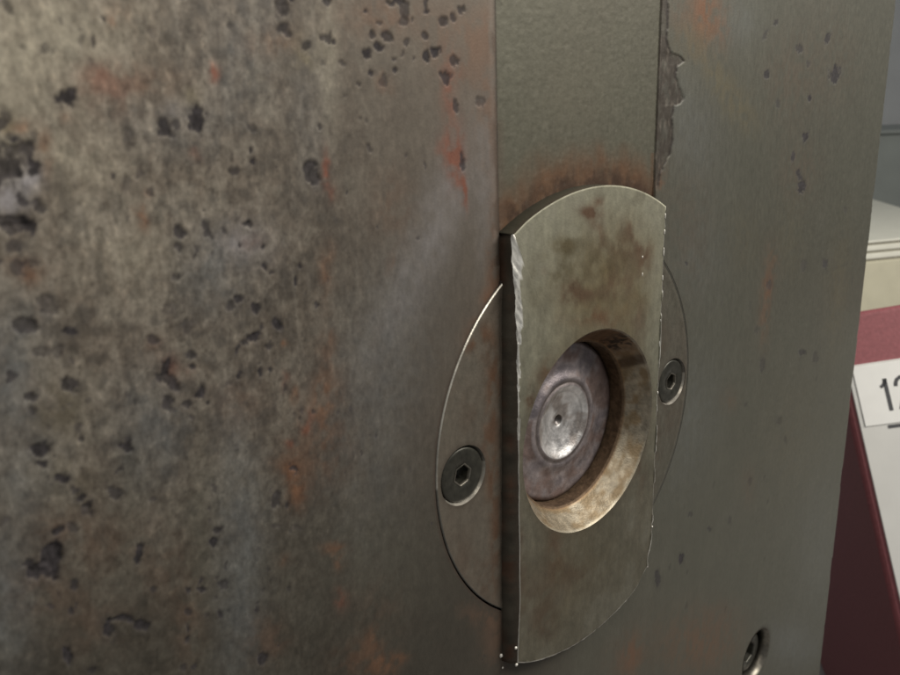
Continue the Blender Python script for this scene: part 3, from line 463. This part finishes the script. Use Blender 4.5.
onleft = ox < -W+1e-4; ox0 = ox.copy(); onright = ox > W-1e-4; ontop = ~onleft & ~onright & (oz > 0); onbot = ~onleft & ~onright & (oz < 0)
loff = .010+.020*sstep(1.0, .65, oz)*sstep(-1.1, -.7, oz)+.004*(fbm(oz*14, oz*0, 3)-.5)
ox = ox+loff*sstep(-W+.12, -W, ox)
cr_ = np.exp(-((ox-W)/.10)**2-((oz+1.08)/.16)**2); ox = ox-.035*cr_; oz = oz+.03*cr_
RO = np.hypot(ox, oz-CZ); A = np.unwrap(np.arctan2(oz-CZ, ox))
base_x = np.where(onleft, -.592+.021*oz, ox0)

nl = fbm(oz*9+3, oz*0+8, 4)
bev = np.where(onleft, .006+.012*sstep(-.1, .3, oz)*sstep(.5, .64, fbm(oz*26, oz*0+2, 3))+.016*sstep(.2, .8, oz)*(nl*1.6)**2+.036*sstep(.60, .86, oz)*(.35+1.3*fbm(oz*11+1, oz*0, 3))+.006*(fbm(oz*30, oz*0, 2)-.3)*sstep(0,.4,oz), 0)
bev = np.where(onright, .007+.004*nl, bev); np.where(ontop, .0080+.002*sstep(.0, -.5, ox), bev); bev = np.where(onbot, .008+.003*nl, bev)
# keep the inset continuous round the corners

NI = 74
rings = []; cols = []; rgh = []
for q in range(NI+1):
    t = q/NI
    Rr = RB+.006+(RO-bev/np.maximum(.35, abs(np.where(onleft | onright, np.cos(A), 1)))-RB-.006)*t
    x = Rr*np.cos(A); z = CZ+Rr*np.sin(A)
    rings.append(np.stack([x, np.full(nA, -H), z], 1))
Vb = np.concatenate(rings)
def bar_col(x, z):
    mott = fbm(x*8+5, z*7, 5); fine = fbm(x*55, z*50, 4); st = fbm(x*44+8, z*4, 4)
    c = np.tile(np.array((0.295, 0.290, 0.235)), (len(x), 1))
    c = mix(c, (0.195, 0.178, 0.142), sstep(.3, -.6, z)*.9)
    c = mix(c, (0.270, 0.262, 0.225), sstep(.50, .75, mott)*.45)
    c = mix(c, (0.155, 0.145, 0.115), sstep(.50, .28, mott)*.5)
    c *= (1+(fine-.5)*.20+(st-.5)*.24)[:, None]
    wx = x+.05*(mott-.5); wz = z+.05*(fbm(x*8, z*8+44, 4)-.5)
    rn = sstep(.25, .66, fbm(x*15+3, z*15, 5))
    for mx, mz, rx, rz, sg in ((.13, .72, .30, .26, .75), (-.1, .55, .25, .3, .4), (.3, .5, .16, .3, .45), (-.2, -.75, .3, .3, .3)):
        c = mix(c, (0.185, 0.145, 0.075), np.exp(-((wx-mx)/rx)**2-((wz-mz)/rz)**2)*sg*(.45+1.1*fbm(x*11+4, z*9, 4)))
    c = apply_rust(c, wx, wz, parse(BAR_RUST), rn, 1.5)
    rb = np.hypot(x, z-CZ)-RB
    c = mix(c, (0.13, 0.095, 0.06), np.exp(-(rb/.05)**2)*.4*mott*1.6)
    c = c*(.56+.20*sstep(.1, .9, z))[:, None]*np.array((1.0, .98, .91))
    return c
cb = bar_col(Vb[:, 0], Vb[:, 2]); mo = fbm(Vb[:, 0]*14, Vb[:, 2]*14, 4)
Vb[:, 1] += (fbm(Vb[:, 0]*6, Vb[:, 2]*5, 4)-.5)*.004+(mo-.5)*.002
rb_ = .34+.22*mo+.15*sstep(.30, .12, cb.mean(1))
# burr raised along the right edge, shaped to catch the light
brk = sstep(.42, .62, fbm(oz*16+2, oz*0+5, 3))
last = slice(NI*nA, (NI+1)*nA)
Vb[last, 1] -= np.where(onright, .006*brk, 0)
extra = []; ec = []; er = []
steel = np.array((0.74, 0.72, 0.67))
inner = Vb[last]
outer = np.stack([ox, np.full(nA, -H), oz], 1)
for t, dy in ((.22, .05), (.45, .28), (.72, .55), (1.0, .85)):
    P = inner*(1-t)+outer*t
    f = fbm(P[:, 0]*40, oz*22+t*5, 3)-.5
    P[:, 1] = inner[:, 1]+dy*bev*np.where(onleft, .30, .5)+f*np.where(ontop, 0, np.minimum(bev*.75, .024))
    P[:, 0] += np.where(onleft & (t < 1), f*bev*.25, 0)
    extra.append(P)
    k = np.where(onleft, .35+.65*sstep(-.1, .5, oz), np.where(ontop, 1.1, np.where(onright, .25+.75*brk, .35)))*np.where(ontop, .85, .55+.8*fbm(oz*20, ox*20+t*3, 3))
    cc = mix(np.tile(np.array((0.17, 0.155, 0.13)), (nA, 1)), steel, k); ec.append(cc); er.append(np.full(nA, .24)+.1*(1-k))
sharp_at = None
for y, colr in (('edge', 1), (-H*.35, 1), (0.0, .7), (G+.02, .5), (.2, .4)):
    if y == 'edge':
        extra.append(extra[-1].copy()); ec.append(np.tile(np.array((0.075, 0.060, 0.046)), (nA, 1))); er.append(np.full(nA, .6)); continue
    P = outer.copy(); P[:, 1] = y; tt = (y+H)/H if y < .01 else 1.0; P[:, 0] = ox*(1-tt)+base_x*tt
    gr = fbm(oz*9, P[:, 1]*60+ox*3, 4)
    if y == -H*.35: P[:, 1] = np.maximum(extra[-1][:, 1]+.004, -H*.6)
    P[:, 0] += np.where(onleft, -.006*(fbm(oz*12, P[:, 1]*30, 3)-.5), 0)
    extra.append(P); cc = mix(np.tile(np.array((0.078, 0.068, 0.052)), (nA, 1)), (0.115, 0.060, 0.038), sstep(.45, .7, gr)*.8)*(.5+1.0*fbm(oz*20, ox*10+y*40, 3))[:, None]
    cc[ontop] = (0.075, 0.070, 0.050); ec.append(cc*colr); er.append(np.full(nA, .62))
Vb = np.concatenate([Vb]+extra); cb = np.concatenate([cb]+ec); rb_ = np.concatenate([rb_]+er)
q = len(Vb)//nA; k = np.arange(nA); k2 = (k+1) % nA
Fb = np.concatenate([np.stack([j*nA+k, (j+1)*nA+k, (j+1)*nA+k2, j*nA+k2], 1) for j in range(q-1) if j != NI+4])
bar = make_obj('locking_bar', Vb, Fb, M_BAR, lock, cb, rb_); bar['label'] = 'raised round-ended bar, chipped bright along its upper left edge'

# bore wall
P = subdivide_profile([(RB+.006, -H), (RB, -H+.006), (RB-.004, -H+.012), (.452, .048), (.444, .058), (.436, .062), (.434, .24), (.30, .245)], .006)
V, F = lathe(P, 0, CZ, 260)
a = np.degrees(np.arctan2(V[:, 2]-CZ, V[:, 0])) % 360; y = V[:, 1]; rad = np.hypot(V[:, 0], V[:, 2]-CZ)
wall = y < .056
nz = fbm(a*.10, y*22, 4); nf = fbm(a*.5, y*70, 3)
c = np.tile(np.array((0.34, 0.295, 0.225)), (len(V), 1))*(.65+.6*nf)[:, None]
c = mix(c, (0.20, 0.14, 0.075), sstep(.40, .70, nz)*.75)
c = mix(c, (0.16, 0.085, 0.045), sstep(20, 60, a)*sstep(230, 150, a)*.85)          # shade of the upper side painted in as darker brown
c = mix(c, (0.035, 0.025, 0.02), sstep(42, 50, a)*sstep(75, 55, a)*sstep(.45, .55, nf)*.9)
c = mix(c, (0.05, 0.03, 0.02), sstep(26, 30, a)*sstep(40, 34, a)*.75)
c = mix(c, (0.20, 0.12, 0.06), sstep(.045, .056, y)*.7)
c[~wall] = np.array((0.125, 0.085, 0.055))*(.5+1.0*nf[~wall])[:, None]
c = mix(c, (0.32, 0.29, 0.23), (rad > RB-.003)*.8*(.2+nf))
make_obj('bore_wall', V, F, M_BORE, lock, c, np.where(wall, .30+.3*nz, .6))

# stepped pin at the bottom of the bore
P = subdivide_profile([(.4325, .235), (.4325, .146), (.428, .139), (.415, .136), (.335, .138), (.290, .136), (.268, .131), (.255, .124), (.238, .118), (.226, .118), (.216, .122), (.208, .120), (.200, .115), (.194, .116), (.182, .123), (.155, .136), (.115, .148), (.07, .155), (.045, .157), (.034, .156), (.028, .160), (.020, .17), (.010, .176), (.0005, .178)], .008)
V, F = lathe(P, 0, CZ, 200)
a = np.degrees(np.arctan2(V[:, 2]-CZ, V[:, 0])) % 360; rad = np.hypot(V[:, 0], V[:, 2]-CZ)
tur = .5+.6*(fbm(rad*110, a*.012+3, 2)-.5)+.5*(fbm(V[:, 0]*40, V[:, 2]*40, 3)-.5); bl = fbm(V[:, 0]*9, V[:, 2]*9, 4)
c = np.tile(np.array((0.30, 0.262, 0.262)), (len(V), 1))*(.75+.5*tur)[:, None]
c = mix(c, (0.17, 0.10, 0.075), sstep(.42, .66, bl)*.60*(rad > .25))
c = mix(c, (0.16, 0.14, 0.16), sstep(.5, .3, bl)*.5*(rad > .22))
dish = rad < .197
c[dish] = (np.array((0.64, 0.62, 0.61))*(.65+.7*tur[dish])[:, None])
c = mix(c, (0.22, 0.17, 0.14), dish*sstep(.42, .6, bl)*.65)
c = mix(c, (0.05, 0.04, 0.035), (rad < .03)*.85)
c = mix(c, (0.10, 0.08, 0.07), np.exp(-((rad-.215)/.010)**2)*.8)
c = mix(c, (0.06, 0.035, 0.025), sstep(.40, .43, rad)*.8)
V[:, 1] += (fbm(V[:, 0]*12, V[:, 2]*12, 3)-.5)*.006*(rad > .03)
make_obj('centre_pin', V, F, M_BORE, lock, c, np.where(dish, .27+.2*tur, .40+.2*bl)); 

# specks of swarf beside the bar; long right-edge slivers imitate broken highlights
def speck(x, y, z, s, seed):
    g = np.random.default_rng(seed); a = np.linspace(0, 2*math.pi, 9, endpoint=False)
    v = [(x, y-s*.7, z)]
    for lv, (rr, dy) in enumerate(((.7, -.45), (1.0, .0), (.9, .4))):
        for t in a: q = s*rr*g.uniform(.75, 1.2); v.append((x+q*math.cos(t), y+dy*s, z+q*math.sin(t)))
    f = [(0, 1+k, 1+(k+1) % 9) for k in range(9)]
    for lv in range(2):
        for k in range(9): f.append((1+lv*9+k, 1+(lv+1)*9+k, 1+(lv+1)*9+(k+1) % 9, 1+lv*9+(k+1) % 9))
    return v, f
M_SPECK = plain('pale_chip_and_glint', (0.75, 0.72, 0.66), .35, .4, .2, 900, .2, .0001)
SPECKS = [(-.622, -.003, -1.045, .011), (-.588, -H-.002, -.985, .008), (-.585, -H-.002, -1.083, .009), (-.612, -.002, -1.122, .006), (.578, -H-.002, -.80, .006)]
SPECKS = [q+(1.0,) for q in SPECKS]+[(.576, -H-.002, zc_, .0044, ln) for zc_, ln in ((.985, 4), (.905, 3.5), (.80, 6), (.66, 3.5), (.30, 4.5), (.02, 2), (.43, 2))]
SPECKS += [(.385, -H, .80, .0045, 1.5), (.39, -H, .71, .004, 2.5)]
for k, (x, y, z, s, ln) in enumerate(SPECKS):
    v, f = speck(x, y, z, s, k+3)
    v = [(a, b_, z+(c_-z)*ln) for a, b_, c_ in v]
    o = make_obj('chip_and_glint', v, f, M_SPECK, lock, smooth=True)

# ================================================================== SURROUNDINGS
def prism(top, h_list, name, mat, parent=None, bevel=0.0):
    """top: list of (x, y); h_list: (z_top, z_bottom)"""
    n = len(top); v = [(x, y, h_list[0]) for x, y in top]+[(x, y, h_list[1]) for x, y in top]
    f = [tuple(range(n)), tuple(reversed(range(n, 2*n)))]+[(k, k+n, (k+1) % n+n, (k+1) % n) for k in range(n)]
    o = make_obj(name, v, f, mat, parent, smooth=False)
    if bevel:
        b = o.modifiers.new('edge', 'BEVEL'); b.width = bevel*U; b.segments = 3
    return o
M_BENCH = plain('grey_bench_paint', (0.42, 0.41, 0.40), .6, 0, .15, 60)
M_WALL = plain('pale_wall_paint', (0.90, 0.89, 0.86), .8, 0, .05, 20)
M_CAB = plain('grey_green_cabinet_paint', (0.30, 0.32, 0.30), .5, 0, .06, 30)
M_CREAM = plain('cream_card', (0.60, 0.57, 0.43), .7, 0, .05, 80)
M_CREAM2 = plain('pale_cream_paper', (0.78, 0.77, 0.67), .75, 0, .04, 80)
M_MAROON = plain('maroon_leathercloth', (0.275, 0.084, 0.094), .55, 0, .12, 700, .35, .0002)
M_PAPER = plain('grey_paper_edges', (0.30, 0.28, 0.22), .8, 0, .1, 300)
M_WHITE = plain('white_card', (0.86, 0.85, 0.82), .6, 0, .02, 200)
M_POCKET = plain('grey_plastic_pocket', (0.68, 0.67, 0.64), .4, 0, .03, 100)
M_INK = plain('black_print_ink', (0.065, 0.065, 0.07), .6, 0, .1, 200)
BZ = ZB
o = prism([(-40, -30), (60, -30), (60, 60), (-40, 60)], (BZ, BZ-1.5), 'bench_top', M_BENCH); o['kind'] = 'structure'
pw = np.array((45.0, 15.5)); dw = np.array((.70, -.71)); nw = np.array((.71, .70))
q = [pw-dw*60, pw+dw*60, pw+dw*60+nw*2, pw-dw*60+nw*2]
o = prism([tuple(a) for a in q], (60, BZ-1.5), 'back_wall', M_WALL); o['kind'] = 'structure'

cab = empty('grey_cabinet', 'blurred grey-green cabinet far behind the steel block at the right edge', 'cabinet')
pc = np.array((26.6, 8.2)); dc = np.array((.74, -.67)); nc = np.array((.67, .74))
q = [pc-dc*5, pc+dc*8, pc+dc*8+nc*5, pc-dc*5+nc*5]
prism([tuple(a) for a in q], (.30, BZ), 'cabinet_body', M_CAB, cab, .05)
q = [pc-dc*5.15-nc*.15, pc+dc*8.15-nc*.15, pc+dc*8.15+nc*5.1, pc-dc*5.15+nc*5.1]
prism([tuple(a) for a in q], (.45, .31), 'cabinet_top', M_CAB, cab, .04)

KS = 1.4; ZC = 1.5407+(-0.552-1.5407)*KS
quad = np.array([(8.0, 2.97), (11.6, 1.17), (15.65, 4.42), (12.05, 6.22)])
quad = np.array((-3.02, -2.314))+(quad-np.array((-3.02, -2.314)))*KS; ctr = quad.mean(0)
def scaled(s, off=(0, 0)): return [tuple(ctr+(p-ctr)*s+np.array(off)) for p in quad]
for k, (zt_, zb_, s, off) in enumerate(((ZC, ZC-.050, 1.006, (0, 0)), (ZC-.105, ZC-.225, 1.002, (.01, .0)), (ZC-.280, ZC-.400, 1.004, (0, .01)))):
    o = prism(scaled(s, off), (zt_, zb_), 'card_folder', M_CREAM2, None, .02)
    o['label'] = ('topmost pale cream folder on the stack behind the block', 'second cream folder, just under the topmost one of the stack', 'lowest cream folder of the stack, lying directly on the cream box')[k]
    o['category'] = 'folder'; o['group'] = 'cream folders stacked behind the block'
    inner = scaled(s*.985, off); 
    p = prism(inner, (zb_-.0005, zb_-.0545), 'paper_edge', M_PAPER, o)
box = empty('cream_box', 'plain cream card box under the stacked folders, above the maroon binder', 'box')
prism(scaled(.998), (ZC-.455, BZ+.002), 'box_body', M_CREAM, box, .03)

# maroon binder: spine plane given by its corner, its width and its length direction
O = np.array((6.0018, 1.1850, -0.8317)); Hd = np.array((-0.2435, -0.4013, -0.883)); Wd = np.array((0.5864, -0.7861, 0.1955)); Nd = np.array((0.7725, 0.4702, -0.4267))
binder = empty('maroon_binder', 'maroon binder with grey spine pocket holding white number card', 'binder')
BW, BD = 2.7, 6.4
corners = [(0, 0), (BW, 0), (BW, BD), (0, BD)]
top = [O+Wd*a+Nd*b for a, b in corners]
bot = []
for t_ in top: bot.append(t_+Hd*((BZ+.004-t_[2])/Hd[2]))
v = top+bot
f = [(0, 1, 2, 3), (7, 6, 5, 4)]+[(k, k+4, (k+1) % 4+4, (k+1) % 4) for k in range(4)]
o = make_obj('binder_cover', v, f, M_MAROON, binder, smooth=False)
b = o.modifiers.new('edge', 'BEVEL'); b.width = .07*U; b.segments = 4
def face_box(w0, w1, h0, h1, y0, y1, name, mat, parent, bevel=.01, skew=0):
    pts = []
    for y in (y0, y1):
        for a, b_ in ((w0, h0), (w1, h0), (w1+skew, h1), (w0+skew, h1)): pts.append(O+Wd*a+Hd*b_-Nd*y)
    f = [(4, 5, 6, 7), (3, 2, 1, 0)]+[(k, (k+1) % 4, (k+1) % 4+4, k+4) for k in range(4)]
    o = make_obj(name, pts, f, mat, parent, smooth=False)
    if bevel:
        m_ = o.modifiers.new('edge', 'BEVEL'); m_.width = bevel*U; m_.segments = 2
    return o
pk = face_box(.085, BW-.1, .60, 6.4, -.01, .025, 'label_pocket', M_POCKET, binder, .008)
cd = face_box(.135, BW-.15, .625, 1.285, .0255, .035, 'number_card', M_WHITE, binder, .004)
face_box(.36, 1.2, 1.300, 1.335, .0256, .030, 'printed_rule', M_INK, pk, 0)
def stroke(points, wd, name):
    """flat printed stroke along a polyline in card coordinates"""
    pts = [np.array(p) for p in points]; L = []; Rr = []
    for k, p in enumerate(pts):
        a = pts[max(0, k-1)]; b_ = pts[min(len(pts)-1, k+1)]; t = (b_-a)/np.linalg.norm(b_-a); n = np.array((-t[1], t[0]))
        L.append(p+n*wd/2); Rr.append(p-n*wd/2)
    loop = L+Rr; n = len(pts); v = []
    for y in (.0352, .0375):
        for q in loop: v.append(O+Wd*q[0]+Hd*q[1]-Nd*y)
    f = []
    for k in range(n-1):
        f.append((2*n+k, 2*n+k+1, 2*n+n+k+1, 2*n+n+k)); f.append((k, n+k, n+k+1, k+1))
        f.append((k, k+1, 2*n+k+1, 2*n+k)); f.append((n+k, 2*n+n+k, 2*n+n+k+1, n+k+1))
    f.append((0, 2*n, 3*n, n)); f.append((n-1, 2*n-1, 4*n-1, 3*n-1))
    return make_obj(name, v, f, M_INK, cd, smooth=False)
a = stroke([(.372, .885), (.405, .865), (.432, .815), (.436, .800)], .035, 'printed_figure'); a['label'] = 'short flag of the printed figure 1'
a = stroke([(.428, .795), (.428, 1.150)], .040, 'printed_figure'); a['label'] = 'black printed figure 1'
arc = [(.525, .895), (.530, .86), (.55, .825), (.585, .802), (.63, .797), (.675, .81), (.70, .845), (.70, .885), (.68, .93), (.63, .99), (.56, 1.06), (.515, 1.128), (.70, 1.128)]
a = stroke(arc, .038, 'printed_figure'); a['label'] = 'black printed figure 2'
